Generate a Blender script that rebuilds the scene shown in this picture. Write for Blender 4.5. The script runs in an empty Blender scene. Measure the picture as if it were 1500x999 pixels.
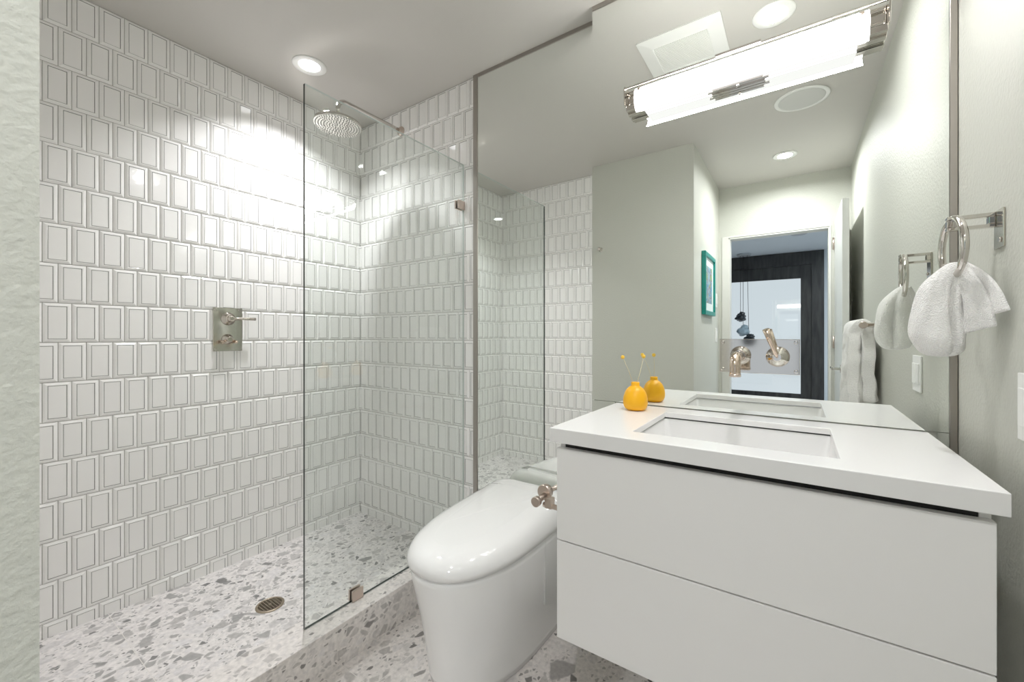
import bpy, bmesh, math, random
from mathutils import Vector, Matrix, noise

# ------------------------------------------------------------------ camera, world, exposure
SC = bpy.context.scene
COL = SC.collection
random.seed(7)
F_PX, HORIZON, YAW, EYE = 606.6, 491.6, math.radians(34.53), 1.145
cam_data = bpy.data.cameras.new('camera')
cam_data.sensor_width = 36.0
cam_data.lens = F_PX / 1500 * 36
cam_data.shift_y = (HORIZON - 499.5) / 1500
cam_data.clip_start = 0.01
cam = bpy.data.objects.new('camera', cam_data)
cam.location = (0, 0, EYE)
cam.rotation_euler = (math.pi / 2, 0, YAW)
COL.objects.link(cam)
SC.camera = cam

world = bpy.data.worlds.new('world')
SC.world = world
world.use_nodes = True
world.node_tree.nodes['Background'].inputs[0].default_value = (0.75, 0.85, 1, 1)
world.node_tree.nodes['Background'].inputs[1].default_value = 0.6

SC.view_settings.view_transform = 'Standard'
SC.view_settings.look = 'None'
SC.view_settings.gamma = 1.0
SC.view_settings.use_curve_mapping = False
SC.view_settings.exposure = 0.76
SC.cycles.use_denoising = True
SC.cycles.max_bounces = 14
SC.cycles.diffuse_bounces = 8
SC.cycles.glossy_bounces = 8
SC.cycles.transparent_max_bounces = 16
SC.cycles.sample_clamp_indirect = 10.0
SC.cycles.caustics_reflective = True
SC.cycles.blur_glossy = 0.05

DOWNLIGHT_WATTS = (5.6, 4.2, 9.0)   # shower, vanity, doorway downlights
SHADE_POWER = 13.5           # emission strength of the frosted vanity shade
HALL_PANE_POWER = 0.47       # emission of the daylit pane across the hall

# ------------------------------------------------------------------ dimensions (metres)
XL, XR = -2.221, 0.336      # shower side wall, right wall
YB, YM = 1.5735, 1.500      # back wall plane, face of the big mirror
YS, XS = 0.066, -0.5615     # partition face and its corner
YD = -1.0045                # wall with the door
ZC = 2.419                  # ceiling
ROW, Z0 = 0.1443, 1.1198    # tile course height and one course line
TW = 0.0733                 # tile width
ZSH, ZCURB = 0.060, 0.148
XG = -1.3764                # glass screen

# ------------------------------------------------------------------ materials
def new_mat(name):
    m = bpy.data.materials.new(name)
    m.use_nodes = True
    nt = m.node_tree
    return m, nt, nt.nodes['Principled BSDF']

def pbr(name, col, rough=0.5, metal=0.0, bump=None, spec=0.5, coat=0.0, sheen=0.0, var=0.0):
    m, nt, b = new_mat(name)
    b.inputs['Base Color'].default_value = (*col, 1)
    b.inputs['Roughness'].default_value = rough
    b.inputs['Metallic'].default_value = metal
    b.inputs['Specular IOR Level'].default_value = spec
    b.inputs['Coat Weight'].default_value = coat
    b.inputs['Coat Roughness'].default_value = 0.05
    if sheen:
        b.inputs['Sheen Weight'].default_value = sheen
    tc = nt.nodes.new('ShaderNodeTexCoord')
    if var:
        n = nt.nodes.new('ShaderNodeTexNoise'); n.inputs['Scale'].default_value = 6; n.inputs['Detail'].default_value = 3
        r = nt.nodes.new('ShaderNodeMapRange')
        r.inputs['To Min'].default_value = 1 - var; r.inputs['To Max'].default_value = 1 + var
        mx = nt.nodes.new('ShaderNodeVectorMath'); mx.operation = 'SCALE'
        mx.inputs[0].default_value = col
        nt.links.new(tc.outputs['Object'], n.inputs['Vector'])
        nt.links.new(n.outputs['Fac'], r.inputs['Value'])
        nt.links.new(r.outputs['Result'], mx.inputs['Scale'])
        nt.links.new(mx.outputs[0], b.inputs['Base Color'])
    if bump:
        scale, strength, dist = bump
        n = nt.nodes.new('ShaderNodeTexNoise'); n.inputs['Scale'].default_value = scale; n.inputs['Detail'].default_value = 4
        bp = nt.nodes.new('ShaderNodeBump'); bp.inputs['Strength'].default_value = strength; bp.inputs['Distance'].default_value = dist
        nt.links.new(tc.outputs['Object'], n.inputs['Vector'])
        nt.links.new(n.outputs['Fac'], bp.inputs['Height'])
        nt.links.new(bp.outputs['Normal'], b.inputs['Normal'])
    return m

def emitter(name, col, power):
    m = bpy.data.materials.new(name); m.use_nodes = True
    nt = m.node_tree; nt.nodes.clear()
    e = nt.nodes.new('ShaderNodeEmission'); e.inputs[0].default_value = (*col, 1); e.inputs[1].default_value = power
    o = nt.nodes.new('ShaderNodeOutputMaterial'); nt.links.new(e.outputs[0], o.inputs[0])
    return m

def mirror_mat():
    m = bpy.data.materials.new('silvered_glass'); m.use_nodes = True
    nt = m.node_tree; nt.nodes.clear()
    g = nt.nodes.new('ShaderNodeBsdfGlossy'); g.inputs['Color'].default_value = (0.915, 0.94, 0.915, 1); g.inputs['Roughness'].default_value = 0.0
    o = nt.nodes.new('ShaderNodeOutputMaterial'); nt.links.new(g.outputs[0], o.inputs[0])
    return m

def glass_mat(name, tint, f0=0.04):
    m = bpy.data.materials.new(name); m.use_nodes = True
    nt = m.node_tree; nt.nodes.clear()
    t = nt.nodes.new('ShaderNodeBsdfTransparent'); t.inputs[0].default_value = (*tint, 1)
    g = nt.nodes.new('ShaderNodeBsdfGlossy'); g.inputs['Roughness'].default_value = 0.0
    lw = nt.nodes.new('ShaderNodeLayerWeight'); lw.inputs['Blend'].default_value = 0.5
    p = nt.nodes.new('ShaderNodeMath'); p.operation = 'POWER'; p.inputs[1].default_value = 5
    r = nt.nodes.new('ShaderNodeMapRange'); r.inputs['To Min'].default_value = f0; r.inputs['To Max'].default_value = 1.0
    mx = nt.nodes.new('ShaderNodeMixShader'); o = nt.nodes.new('ShaderNodeOutputMaterial')
    nt.links.new(lw.outputs['Facing'], p.inputs[0]); nt.links.new(p.outputs[0], r.inputs['Value'])
    nt.links.new(r.outputs[0], mx.inputs[0]); nt.links.new(t.outputs[0], mx.inputs[1]); nt.links.new(g.outputs[0], mx.inputs[2])
    nt.links.new(mx.outputs[0], o.inputs[0])
    return m

def stone_mat(name, base=(0.66, 0.63, 0.61), dark=(0.30, 0.29, 0.285), big=17.0, tilew=0.6, tileh=0.6, off=(0, 0), big_amount=0.45, mid_amount=0.5, stretch=0.6, e1=0.16):
    """pebbly limestone conglomerate: grey pebbles of several sizes in a pale matrix"""
    m, nt, b = new_mat(name)
    L = nt.links.new
    tc = nt.nodes.new('ShaderNodeTexCoord')
    wn = nt.nodes.new('ShaderNodeTexNoise'); wn.inputs['Scale'].default_value = 26; wn.inputs['Detail'].default_value = 3
    L(tc.outputs['Object'], wn.inputs['Vector'])
    sb = nt.nodes.new('ShaderNodeVectorMath'); sb.operation = 'SUBTRACT'; sb.inputs[1].default_value = (0.5, 0.5, 0.5)
    L(wn.outputs['Color'], sb.inputs[0])
    sc_ = nt.nodes.new('ShaderNodeVectorMath'); sc_.operation = 'SCALE'; sc_.inputs['Scale'].default_value = 0.013
    L(sb.outputs[0], sc_.inputs[0])
    ad = nt.nodes.new('ShaderNodeVectorMath'); ad.operation = 'ADD'
    L(tc.outputs['Object'], ad.inputs[0]); L(sc_.outputs[0], ad.inputs[1])
    mp = nt.nodes.new('ShaderNodeMapping'); mp.inputs['Rotation'].default_value = (0.2, 0.3, 0.5); mp.inputs['Scale'].default_value = (1, stretch, 1)
    L(ad.outputs[0], mp.inputs['Vector'])
    prev = None
    layers = [(big, big_amount, e1), (big * 2.0, mid_amount, 0.17), (big * 4.4, 0.45, 0.2)]
    prevcol = nt.nodes.new('ShaderNodeRGB'); prevcol.outputs[0].default_value = (*base, 1)
    prev = prevcol.outputs[0]
    for i, (scale, amount, edge) in enumerate(reversed(layers)):
        v1 = nt.nodes.new('ShaderNodeTexVoronoi'); v1.inputs['Scale'].default_value = scale
        v2 = nt.nodes.new('ShaderNodeTexVoronoi'); v2.feature = 'DISTANCE_TO_EDGE'; v2.inputs['Scale'].default_value = scale
        L(mp.outputs[0], v1.inputs['Vector']); L(mp.outputs[0], v2.inputs['Vector'])
        sp = nt.nodes.new('ShaderNodeSeparateColor'); L(v1.outputs['Color'], sp.inputs[0])
        lt = nt.nodes.new('ShaderNodeMath'); lt.operation = 'LESS_THAN'; lt.inputs[1].default_value = amount
        L(sp.outputs[0], lt.inputs[0])
        mr = nt.nodes.new('ShaderNodeMapRange'); mr.inputs['From Min'].default_value = edge * 0.55; mr.inputs['From Max'].default_value = edge
        L(v2.outputs['Distance'], mr.inputs['Value'])
        ml = nt.nodes.new('ShaderNodeMath'); ml.operation = 'MULTIPLY'; L(lt.outputs[0], ml.inputs[0]); L(mr.outputs[0], ml.inputs[1])
        cr = nt.nodes.new('ShaderNodeValToRGB')
        cr.color_ramp.elements[0].position = 0.0; cr.color_ramp.elements[0].color = (*dark, 1)
        cr.color_ramp.elements[1].position = 1.0; cr.color_ramp.elements[1].color = (base[0] * 0.97, base[1] * 0.98, base[2], 1)
        e = cr.color_ramp.elements.new(0.14); e.color = tuple(dark[k] + (base[k] - dark[k]) * 0.35 for k in range(3)) + (1,)
        e = cr.color_ramp.elements.new(0.5); e.color = tuple(dark[k] + (base[k] - dark[k]) * 0.68 for k in range(3)) + (1,)
        L(sp.outputs[1], cr.inputs[0])
        mx = nt.nodes.new('ShaderNodeMix'); mx.data_type = 'RGBA'
        L(ml.outputs[0], mx.inputs[0]); L(prev, mx.inputs[6]); L(cr.outputs[0], mx.inputs[7])
        prev = mx.outputs[2]
    # fine mottling
    n2 = nt.nodes.new('ShaderNodeTexNoise'); n2.inputs['Scale'].default_value = 70; n2.inputs['Detail'].default_value = 5
    L(tc.outputs['Object'], n2.inputs['Vector'])
    r2 = nt.nodes.new('ShaderNodeMapRange'); r2.inputs['From Min'].default_value = 0.3; r2.inputs['From Max'].default_value = 0.7
    r2.inputs['To Min'].default_value = 0.86; r2.inputs['To Max'].default_value = 1.12
    L(n2.outputs['Fac'], r2.inputs['Value'])
    s2 = nt.nodes.new('ShaderNodeVectorMath'); s2.operation = 'SCALE'; L(prev, s2.inputs[0]); L(r2.outputs[0], s2.inputs['Scale'])
    # joints between slabs
    mp2 = nt.nodes.new('ShaderNodeMapping'); mp2.inputs['Location'].default_value = (off[0], off[1], 0)
    L(tc.outputs['Object'], mp2.inputs['Vector'])
    bk = nt.nodes.new('ShaderNodeTexBrick'); bk.offset = 0.0
    bk.inputs['Scale'].default_value = 1; bk.inputs['Mortar Size'].default_value = 0.0012; bk.inputs['Mortar Smooth'].default_value = 0.3
    bk.inputs['Brick Width'].default_value = tilew; bk.inputs['Row Height'].default_value = tileh
    L(mp2.outputs[0], bk.inputs['Vector'])
    mj = nt.nodes.new('ShaderNodeMix'); mj.data_type = 'RGBA'; mj.inputs[7].default_value = (0.72, 0.69, 0.66, 1)
    L(bk.outputs['Fac'], mj.inputs[0]); L(s2.outputs[0], mj.inputs[6])
    L(mj.outputs[2], b.inputs['Base Color'])
    b.inputs['Roughness'].default_value = 0.42
    return m

def terry_mat():
    m, nt, b = new_mat('terry_cotton')
    L = nt.links.new
    b.inputs['Base Color'].default_value = (0.89, 0.88, 0.86, 1); b.inputs['Roughness'].default_value = 0.95
    b.inputs['Sheen Weight'].default_value = 0.4
    b.inputs['Specular IOR Level'].default_value = 0.1
    tc = nt.nodes.new('ShaderNodeTexCoord')
    v = nt.nodes.new('ShaderNodeTexVoronoi'); v.inputs['Scale'].default_value = 420
    n = nt.nodes.new('ShaderNodeTexNoise'); n.inputs['Scale'].default_value = 120; n.inputs['Detail'].default_value = 4
    L(tc.outputs['Object'], v.inputs['Vector']); L(tc.outputs['Object'], n.inputs['Vector'])
    a = nt.nodes.new('ShaderNodeMath'); a.operation = 'ADD'; L(v.outputs['Distance'], a.inputs[0]); L(n.outputs['Fac'], a.inputs[1])
    bp = nt.nodes.new('ShaderNodeBump'); bp.inputs['Strength'].default_value = 0.9; bp.inputs['Distance'].default_value = 0.0025
    L(a.outputs[0], bp.inputs['Height']); L(bp.outputs[0], b.inputs['Normal'])
    return m

def picture_mat():
    """a plain generic blue and green landscape-like print"""
    m, nt, b = new_mat('art_print')
    L = nt.links.new
    tc = nt.nodes.new('ShaderNodeTexCoord')
    n = nt.nodes.new('ShaderNodeTexNoise'); n.inputs['Scale'].default_value = 14; n.inputs['Detail'].default_value = 5; n.inputs['Distortion'].default_value = 1.0
    L(tc.outputs['Object'], n.inputs['Vector'])
    cr = nt.nodes.new('ShaderNodeValToRGB')
    els = [(0.0, (0.02, 0.07, 0.18)), (0.42, (0.05, 0.22, 0.38)), (0.5, (0.35, 0.5, 0.55)), (0.56, (0.22, 0.09, 0.16)), (0.62, (0.25, 0.36, 0.12)), (1.0, (0.6, 0.7, 0.72))]
    cr.color_ramp.elements[0].position, cr.color_ramp.elements[0].color = els[0][0], (*els[0][1], 1)
    cr.color_ramp.elements[1].position, cr.color_ramp.elements[1].color = els[-1][0], (*els[-1][1], 1)
    for p, c in els[1:-1]:
        e = cr.color_ramp.elements.new(p); e.color = (*c, 1)
    L(n.outputs['Fac'], cr.inputs[0]); L(cr.outputs[0], b.inputs['Base Color'])
    b.inputs['Roughness'].default_value = 0.4
    return m

def black_speckle_mat():
    m, nt, b = new_mat('blackened_metal')
    L = nt.links.new
    tc = nt.nodes.new('ShaderNodeTexCoord')
    n = nt.nodes.new('ShaderNodeTexNoise'); n.inputs['Scale'].default_value = 5; n.inputs['Detail'].default_value = 6
    mp = nt.nodes.new('ShaderNodeMapping'); mp.inputs['Scale'].default_value = (4, 4, 0.6)
    L(tc.outputs['Object'], mp.inputs['Vector']); L(mp.outputs[0], n.inputs['Vector'])
    cr = nt.nodes.new('ShaderNodeValToRGB')
    cr.color_ramp.elements[0].position = 0.3; cr.color_ramp.elements[0].color = (0.012, 0.012, 0.013, 1)
    cr.color_ramp.elements[1].position = 0.75; cr.color_ramp.elements[1].color = (0.06, 0.058, 0.056, 1)
    L(n.outputs['Fac'], cr.inputs[0]); L(cr.outputs[0], b.inputs['Base Color'])
    b.inputs['Roughness'].default_value = 0.35
    return m

SAGE = pbr('sage_wall_paint', (0.54, 0.545, 0.495), 0.55, bump=(120, 0.42, 0.004))
CEIL = pbr('sage_ceiling_paint', (0.58, 0.56, 0.53), 0.6, bump=(120, 0.1, 0.002))
GLAZE = pbr('white_glazed_tile', (0.87, 0.86, 0.85), 0.09, spec=0.55, bump=(9, 0.10, 0.01))
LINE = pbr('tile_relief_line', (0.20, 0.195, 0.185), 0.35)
GROUT = pbr('warm_grey_grout', (0.40, 0.39, 0.365), 0.85)
NICKEL_TRIM = pbr('brushed_nickel_trim', (0.42, 0.39, 0.36), 0.3, 1.0)
NICKEL = pbr('polished_nickel', (0.66, 0.63, 0.59), 0.06, 1.0)
SATIN = pbr('satin_nickel', (0.62, 0.53, 0.47), 0.3, 1.0)
BRASSY = pbr('warm_polished_nickel', (0.70, 0.58, 0.48), 0.12, 1.0)
HUB = pbr('soft_nickel', (0.60, 0.56, 0.50), 0.16, 1.0)
DRAINM = pbr('aged_nickel_drain', (0.42, 0.36, 0.28), 0.38, 1.0)
BLACK = pbr('black_and_gap_shade', (0.012, 0.011, 0.010), 0.6)  # own black of small parts, and shade painted into gaps and holes
LACQUER = pbr('satin_white_lacquer', (0.84, 0.83, 0.82), 0.32)
QUARTZ = pbr('white_quartz', (0.80, 0.795, 0.79), 0.22)
CERAMIC = pbr('white_ceramic', (0.82, 0.815, 0.81), 0.07, coat=0.4)
BASINM = pbr('white_basin_ceramic', (0.77, 0.765, 0.76), 0.12)
PLASTIC = pbr('white_plastic', (0.82, 0.82, 0.80), 0.35)
DOORWHITE = pbr('door_paint', (0.70, 0.71, 0.69), 0.4)
TRIMPAINT = pbr('casing_paint', (0.64, 0.64, 0.60), 0.45)
YELLOW = pbr('yellow_glaze', (0.88, 0.44, 0.004), 0.4)
FLOWER = pbr('yellow_flower', (0.90, 0.58, 0.08), 0.9, bump=(600, 1.0, 0.002))
STEM = pbr('dry_stem', (0.62, 0.55, 0.36), 0.8)
TEAL = pbr('teal_lacquer', (0.0, 0.24, 0.20), 0.3)
MAT_BOARD = pbr('mat_board', (0.70, 0.76, 0.76), 0.8)
ART = picture_mat()
MIRROR = mirror_mat()
SCREEN = glass_mat('clear_screen_glass', (0.955, 0.975, 0.965), 0.045)
GLASS_EDGE = pbr('polished_glass_edge', (0.03, 0.045, 0.04), 0.1, spec=0.8)
STONE = stone_mat('conglomerate_floor', base=(0.70, 0.66, 0.64), dark=(0.16, 0.15, 0.145), big=17.0, tilew=0.6, tileh=0.6, off=(0.54, 0.35), big_amount=0.13, mid_amount=0.3, stretch=0.7)
STONE_SHOWER = stone_mat('conglomerate_shower_floor', base=(0.74, 0.71, 0.70), dark=(0.17, 0.168, 0.165), big=21.0, tilew=0.9, tileh=0.9, off=(0.2, 0.46), big_amount=0.42, mid_amount=0.5, stretch=0.85)
STONE_CURB = stone_mat('conglomerate_curb', base=(0.75, 0.715, 0.695), dark=(0.24, 0.225, 0.22), big=17.0, tilew=2.4, tileh=0.9, off=(0.1, 0.07), big_amount=0.13, mid_amount=0.3, stretch=0.7)
TERRY = terry_mat()
HALLPAINT = pbr('cool_hall_paint', (0.66, 0.71, 0.75), 0.6)
DARKFRAME = black_speckle_mat()
PANE = emitter('frosted_daylit_pane', (0.80, 0.88, 0.96), HALL_PANE_POWER)
_nt = PANE.node_tree
_g = _nt.nodes.new('ShaderNodeBsdfGlossy'); _g.inputs['Roughness'].default_value = 0.02
_m = _nt.nodes.new('ShaderNodeAddShader'); _g.inputs['Color'].default_value = (0.09, 0.09, 0.09, 1)
_o = [n for n in _nt.nodes if n.type == 'OUTPUT_MATERIAL'][0]; _e = [n for n in _nt.nodes if n.type == 'EMISSION'][0]
_nt.links.new(_e.outputs[0], _m.inputs[0]); _nt.links.new(_g.outputs[0], _m.inputs[1]); _nt.links.new(_m.outputs[0], _o.inputs[0])
LAMP = emitter('downlight_diffuser', (0.985, 0.985, 1.0), 5.0)
SHADE = emitter('lit_frosted_shade', (1.0, 0.985, 0.98), SHADE_POWER)
SHADE_DIM = emitter('dim_frosted_diffuser', (1.0, 0.985, 0.97), 0.62)
TUBE = emitter('lit_lamp_tube', (1.0, 0.97, 0.94), SHADE_POWER)
SMOKE = pbr('dark_smoked_glass', (0.02, 0.025, 0.03), 0.08, spec=0.8)
CLEARBLOB = pbr('pale_blown_glass', (0.36, 0.46, 0.52), 0.08, spec=0.8)
SPEAKERM = pbr('speaker_grille', (0.68, 0.68, 0.66), 0.7, bump=(900, 0.6, 0.002))

# ------------------------------------------------------------------ mesh helpers
def box(bm, x0, x1, y0, y1, z0, z1, mi=0):
    vs = [bm.verts.new(p) for p in ((x0, y0, z0), (x1, y0, z0), (x1, y1, z0), (x0, y1, z0), (x0, y0, z1), (x1, y0, z1), (x1, y1, z1), (x0, y1, z1))]
    fs = []
    for q in ((3, 2, 1, 0), (4, 5, 6, 7), (0, 1, 5, 4), (1, 2, 6, 5), (2, 3, 7, 6), (3, 0, 4, 7)):
        f = bm.faces.new([vs[i] for i in q]); f.material_index = mi; fs.append(f)
    return fs

def ring_pts(c, t, up, r, seg, ang=0.0, ry=None):
    t = t.normalized()
    a = t.cross(up)
    if a.length < 1e-6:
        a = t.orthogonal()
    a.normalize(); b = a.cross(t).normalized()
    return [c + a * math.cos(2 * math.pi * i / seg + ang) * r + b * math.sin(2 * math.pi * i / seg + ang) * (ry or r) for i in range(seg)]

def loft(bm, rings, cap0=True, cap1=True, closed=False, mi=0, smooth=True):
    vr = [[bm.verts.new(p) for p in r] for r in rings]
    n = len(vr[0])
    pairs = list(zip(vr[:-1], vr[1:])) + ([(vr[-1], vr[0])] if closed else [])
    for a, b in pairs:
        for i in range(n):
            f = bm.faces.new((a[i], a[(i + 1) % n], b[(i + 1) % n], b[i])); f.smooth = smooth; f.material_index = mi
    if not closed:
        if cap0:
            f = bm.faces.new(list(reversed(vr[0]))); f.material_index = mi
        if cap1:
            f = bm.faces.new(vr[-1]); f.material_index = mi

def tube(bm, pts, r, seg=14, closed=False, up=Vector((0, 0, 1)), mi=0):
    pts = [Vector(p) for p in pts]
    n = len(pts); rs = r if isinstance(r, (list, tuple)) else [r] * n
    rings = []
    # parallel transport
    def tan(i):
        if closed:
            return (pts[(i + 1) % n] - pts[i - 1]).normalized()
        return (pts[min(i + 1, n - 1)] - pts[max(i - 1, 0)]).normalized()
    t0 = tan(0); a = t0.cross(up)
    if a.length < 1e-4:
        a = t0.orthogonal()
    a.normalize()
    for i in range(n):
        t = tan(i)
        a = (a - t * a.dot(t)).normalized(); b = t.cross(a)
        rings.append([pts[i] + (a * math.cos(2 * math.pi * k / seg) + b * math.sin(2 * math.pi * k / seg)) * rs[i] for k in range(seg)])
    loft(bm, rings, closed=closed, mi=mi)

def cyl(bm, p0, p1, r0, r1=None, seg=28, mi=0):
    p0, p1 = Vector(p0), Vector(p1); t = p1 - p0
    up = Vector((0, 0, 1)) if abs(t.normalized().z) < 0.9 else Vector((0, 1, 0))
    loft(bm, [ring_pts(p0, t, up, r0, seg), ring_pts(p1, t, up, r1 if r1 is not None else r0, seg)], mi=mi)

def lathe(bm, c, axis, prof, seg=32, mi=0, cap0=True, cap1=True):
    """prof: list of (distance along axis, radius)"""
    c, axis = Vector(c), Vector(axis).normalized()
    up = Vector((0, 0, 1)) if abs(axis.z) < 0.9 else Vector((0, 1, 0))
    loft(bm, [ring_pts(c + axis * h, axis, up, max(r, 1e-5), seg) for h, r in prof], mi=mi, cap0=cap0, cap1=cap1)

def arc(c, a, b, r, d0, d1, n):
    """points c + r(cos a + sin b) from angle d0 to d1"""
    c, a, b = Vector(c), Vector(a), Vector(b)
    return [c + a * math.cos(math.radians(d0 + (d1 - d0) * i / n)) * r + b * math.sin(math.radians(d0 + (d1 - d0) * i / n)) * r for i in range(n + 1)]

def blob(bm, c, r, sx=1, sy=1, sz=1, sub=3, rough=0.0, mi=0, f=40):
    st = len(bm.verts)
    ret = bmesh.ops.create_icosphere(bm, subdivisions=sub, radius=1.0)
    for v in ret['verts']:
        d = v.co.copy()
        k = 1 + rough * noise.noise(d * 2.3 + Vector(c) * 3)
        v.co = Vector((c[0] + d.x * r * sx * k, c[1] + d.y * r * sy * k, c[2] + d.z * r * sz * k))
        for fc in v.link_faces:
            fc.smooth = True; fc.material_index = mi

def finish(bm, recalc=True):
    if recalc:
        bmesh.ops.recalc_face_normals(bm, faces=bm.faces)
    return bm

def link_mesh(name, bm, mats, parent=None, shift=(0, 0, 0), bevel=0.0, sub=0, solid=0.0, bseg=2, recalc=True):
    finish(bm, recalc)
    if shift != (0, 0, 0):
        bmesh.ops.translate(bm, verts=bm.verts, vec=-Vector(shift))
    me = bpy.data.meshes.new(name); bm.to_mesh(me); bm.free()
    for m in (mats if isinstance(mats, (list, tuple)) else [mats]):
        me.materials.append(m)
    o = bpy.data.objects.new(name, me); COL.objects.link(o)
    if parent is not None:
        o.parent = parent
    if solid:
        md = o.modifiers.new('solid', 'SOLIDIFY'); md.thickness = solid; md.offset = 0
    if sub:
        md = o.modifiers.new('sub', 'SUBSURF'); md.levels = sub; md.render_levels = sub
    if bevel:
        md = o.modifiers.new('bevel', 'BEVEL'); md.width = bevel; md.segments = bseg; md.limit_method = 'ANGLE'; md.angle_limit = math.radians(50)
        md.harden_normals = False
    return o

def structure(name, bm, mats, bevel=0.0, recalc=True):
    o = link_mesh(name, bm, mats, bevel=bevel, recalc=recalc)
    o['kind'] = 'structure'
    return o

class Thing:
    def __init__(self, name, label, cat, base, group=None):
        self.base = tuple(base)
        o = bpy.data.objects.new(name, None); o.location = base; o.empty_display_size = 0.05
        COL.objects.link(o); o['label'] = label; o['category'] = cat
        if group:
            o['group'] = group
        self.o = o
    def part(self, name, bm, mats, parent=None, label=None, **kw):
        p = link_mesh(name, bm, mats, parent=parent or self.o, shift=self.base, **kw)
        if label:
            p['label'] = label
        return p

def single(name, bm, mats, label, cat, base, group=None, **kw):
    o = link_mesh(name, bm, mats, shift=tuple(base), **kw)
    o.location = base; o['label'] = label; o['category'] = cat
    if group:
        o['group'] = group
    return o

def copy_tree(o, parent=None):
    c = o.copy(); COL.objects.link(c); c.parent = parent
    for ch in list(o.children):
        copy_tree(ch, c)
    return c

B = bmesh.new

# ------------------------------------------------------------------ tiled surfaces
def tile_field(bm, P, u0, u1, v0, v1, phase_even, phase_odd, sign=1):
    """3x6 inch relief tiles. P(u, v, d) -> point, d = height above grout bed. material 0 glaze, 1 relief line"""
    g, bw, h, gw, gd = 0.0010, 0.0112, 0.0062, 0.0016, 0.0014
    k0 = math.floor((v0 - Z0) / ROW); k1 = math.ceil((v1 - Z0) / ROW)
    for k in range(k0, k1):
        ph = phase_even if k % 2 == 0 else phase_odd
        n0 = math.floor((u0 - ph) / TW); n1 = math.ceil((u1 - ph) / TW)
        for n in range(n0, n1):
            a0, a1 = ph + n * TW + g, ph + (n + 1) * TW - g
            b0, b1 = Z0 + k * ROW + g, Z0 + (k + 1) * ROW - g
            ca0, ca1, cb0, cb1 = max(a0, u0), min(a1, u1), max(b0, v0), min(b1, v1)
            if ca1 - ca0 < 0.004 or cb1 - cb0 < 0.004:
                continue
            def rect(i, d):
                e = random.uniform(-0.0001, 0.0001)
                x0, x1, y0, y1 = max(a0 + i, ca0), min(a1 - i, ca1), max(b0 + i, cb0), min(b1 - i, cb1)
                if x1 < x0: x0 = x1 = (ca0 if a0 < u0 else ca1)
                if y1 < y0: y0 = y1 = (cb0 if b0 < v0 else cb1)
                return [bm.verts.new(P(*q, d)) for q in ((x0, y0), (x1, y0), (x1, y1), (x0, y1))]
            prof = [(0, 0.0), (0.0, 0.0014), (bw * 0.5, h * 0.80), (bw - 0.0012, h), (bw, h - 0.0002), (bw + gw * 0.4, h - gd), (bw + gw, h - gd), (bw + gw * 1.5, h - gd * 0.45)]
            rs = [rect(i, d) for i, d in prof]
            for j, (ra, rb) in enumerate(zip(rs[:-1], rs[1:])):
                for q in range(4):
                    f = bm.faces.new((ra[q], ra[(q + 1) % 4], rb[(q + 1) % 4], rb[q]))
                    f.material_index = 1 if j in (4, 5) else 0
            bm.faces.new(rs[-1])

def clean_tiles(bm):
    bmesh.ops.dissolve_degenerate(bm, dist=1e-6, edges=bm.edges)

# ------------------------------------------------------------------ room shell
TH = 0.10
# left wall of the shower
bm = B()
tile_field(bm, lambda u, v, d: (XL - 0.004 + d, u, v), YS, YB, ZSH - 0.02, ZC, 0.3409, 0.3063)
clean_tiles(bm)
box(bm, XL - TH, XL - 0.004, YS - 0.02, YB + TH, 0, ZC, 2)
structure('wall_left', bm, [GLAZE, LINE, GROUT])
# back wall: tiled end of the shower, furred section behind the big mirror
bm = B()
tile_field(bm, lambda u, v, d: (u, YB + 0.004 - d, v), XL, -1.310, ZSH - 0.02, ZC, XL, XL + TW / 2)
clean_tiles(bm)
box(bm, XL - TH, XR + TH, YB + 0.004, YB + TH, 0, ZC, 2)
box(bm, -1.309, -0.654, YB - 0.001, YB + 0.004, 0, ZC, 3)
box(bm, -0.649, XR + 0.01, YM + 0.008, YB + 0.004, 0, ZC, 3)
structure('wall_back', bm, [GLAZE, LINE, GROUT, SAGE])
# partition (tiled towards the shower, painted beyond it)
bm = B()
tile_field(bm, lambda u, v, d: (u, YS - 0.004 + d, v), XL, -1.300, ZSH - 0.02, ZC, XL, XL + TW / 2)
clean_tiles(bm)
box(bm, XL - TH, -1.300, YD - TH, YS - 0.004, 0, ZC, 2)
box(bm, -1.300, XS, YD - TH, YS, 0, ZC, 3)
structure('wall_front', bm, [GLAZE, LINE, GROUT, SAGE])
# right wall
bm = B(); box(bm, XR, XR + TH, YD - TH, YM + 0.008, 0, ZC)
structure('wall_right', bm, [SAGE])
# wall with the doorway
DX0, DX1, DZ = -0.487, 0.205, 1.985
bm = B()
box(bm, XS, DX0 - 0.004, YD - TH, YD, 0, ZC)
box(bm, DX1 + 0.004, XR, YD - TH, YD, 0, ZC)
box(bm, DX0 - 0.004, DX1 + 0.004, YD - TH, YD, DZ + 0.004, ZC)
structure('wall_entry', bm, [SAGE])
# casing round the doorway
bm = B()
box(bm, DX0 - 0.05, DX0, YD, YD + 0.006, 0, DZ + 0.012)
box(bm, DX1, DX1 + 0.012, YD, YD + 0.006, 0, DZ + 0.012)
box(bm, DX0, DX1, YD, YD + 0.006, DZ, DZ + 0.012)
box(bm, DX0 - 0.004, DX0 + 0.012, YD - TH, YD, 0, DZ)
box(bm, DX1 - 0.006, DX1 + 0.004, YD - TH, YD, 0, DZ)
box(bm, DX0, DX1, YD - TH, YD, DZ - 0.012, DZ + 0.004)
structure('trim_1', bm, [TRIMPAINT], bevel=0.002)
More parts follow.
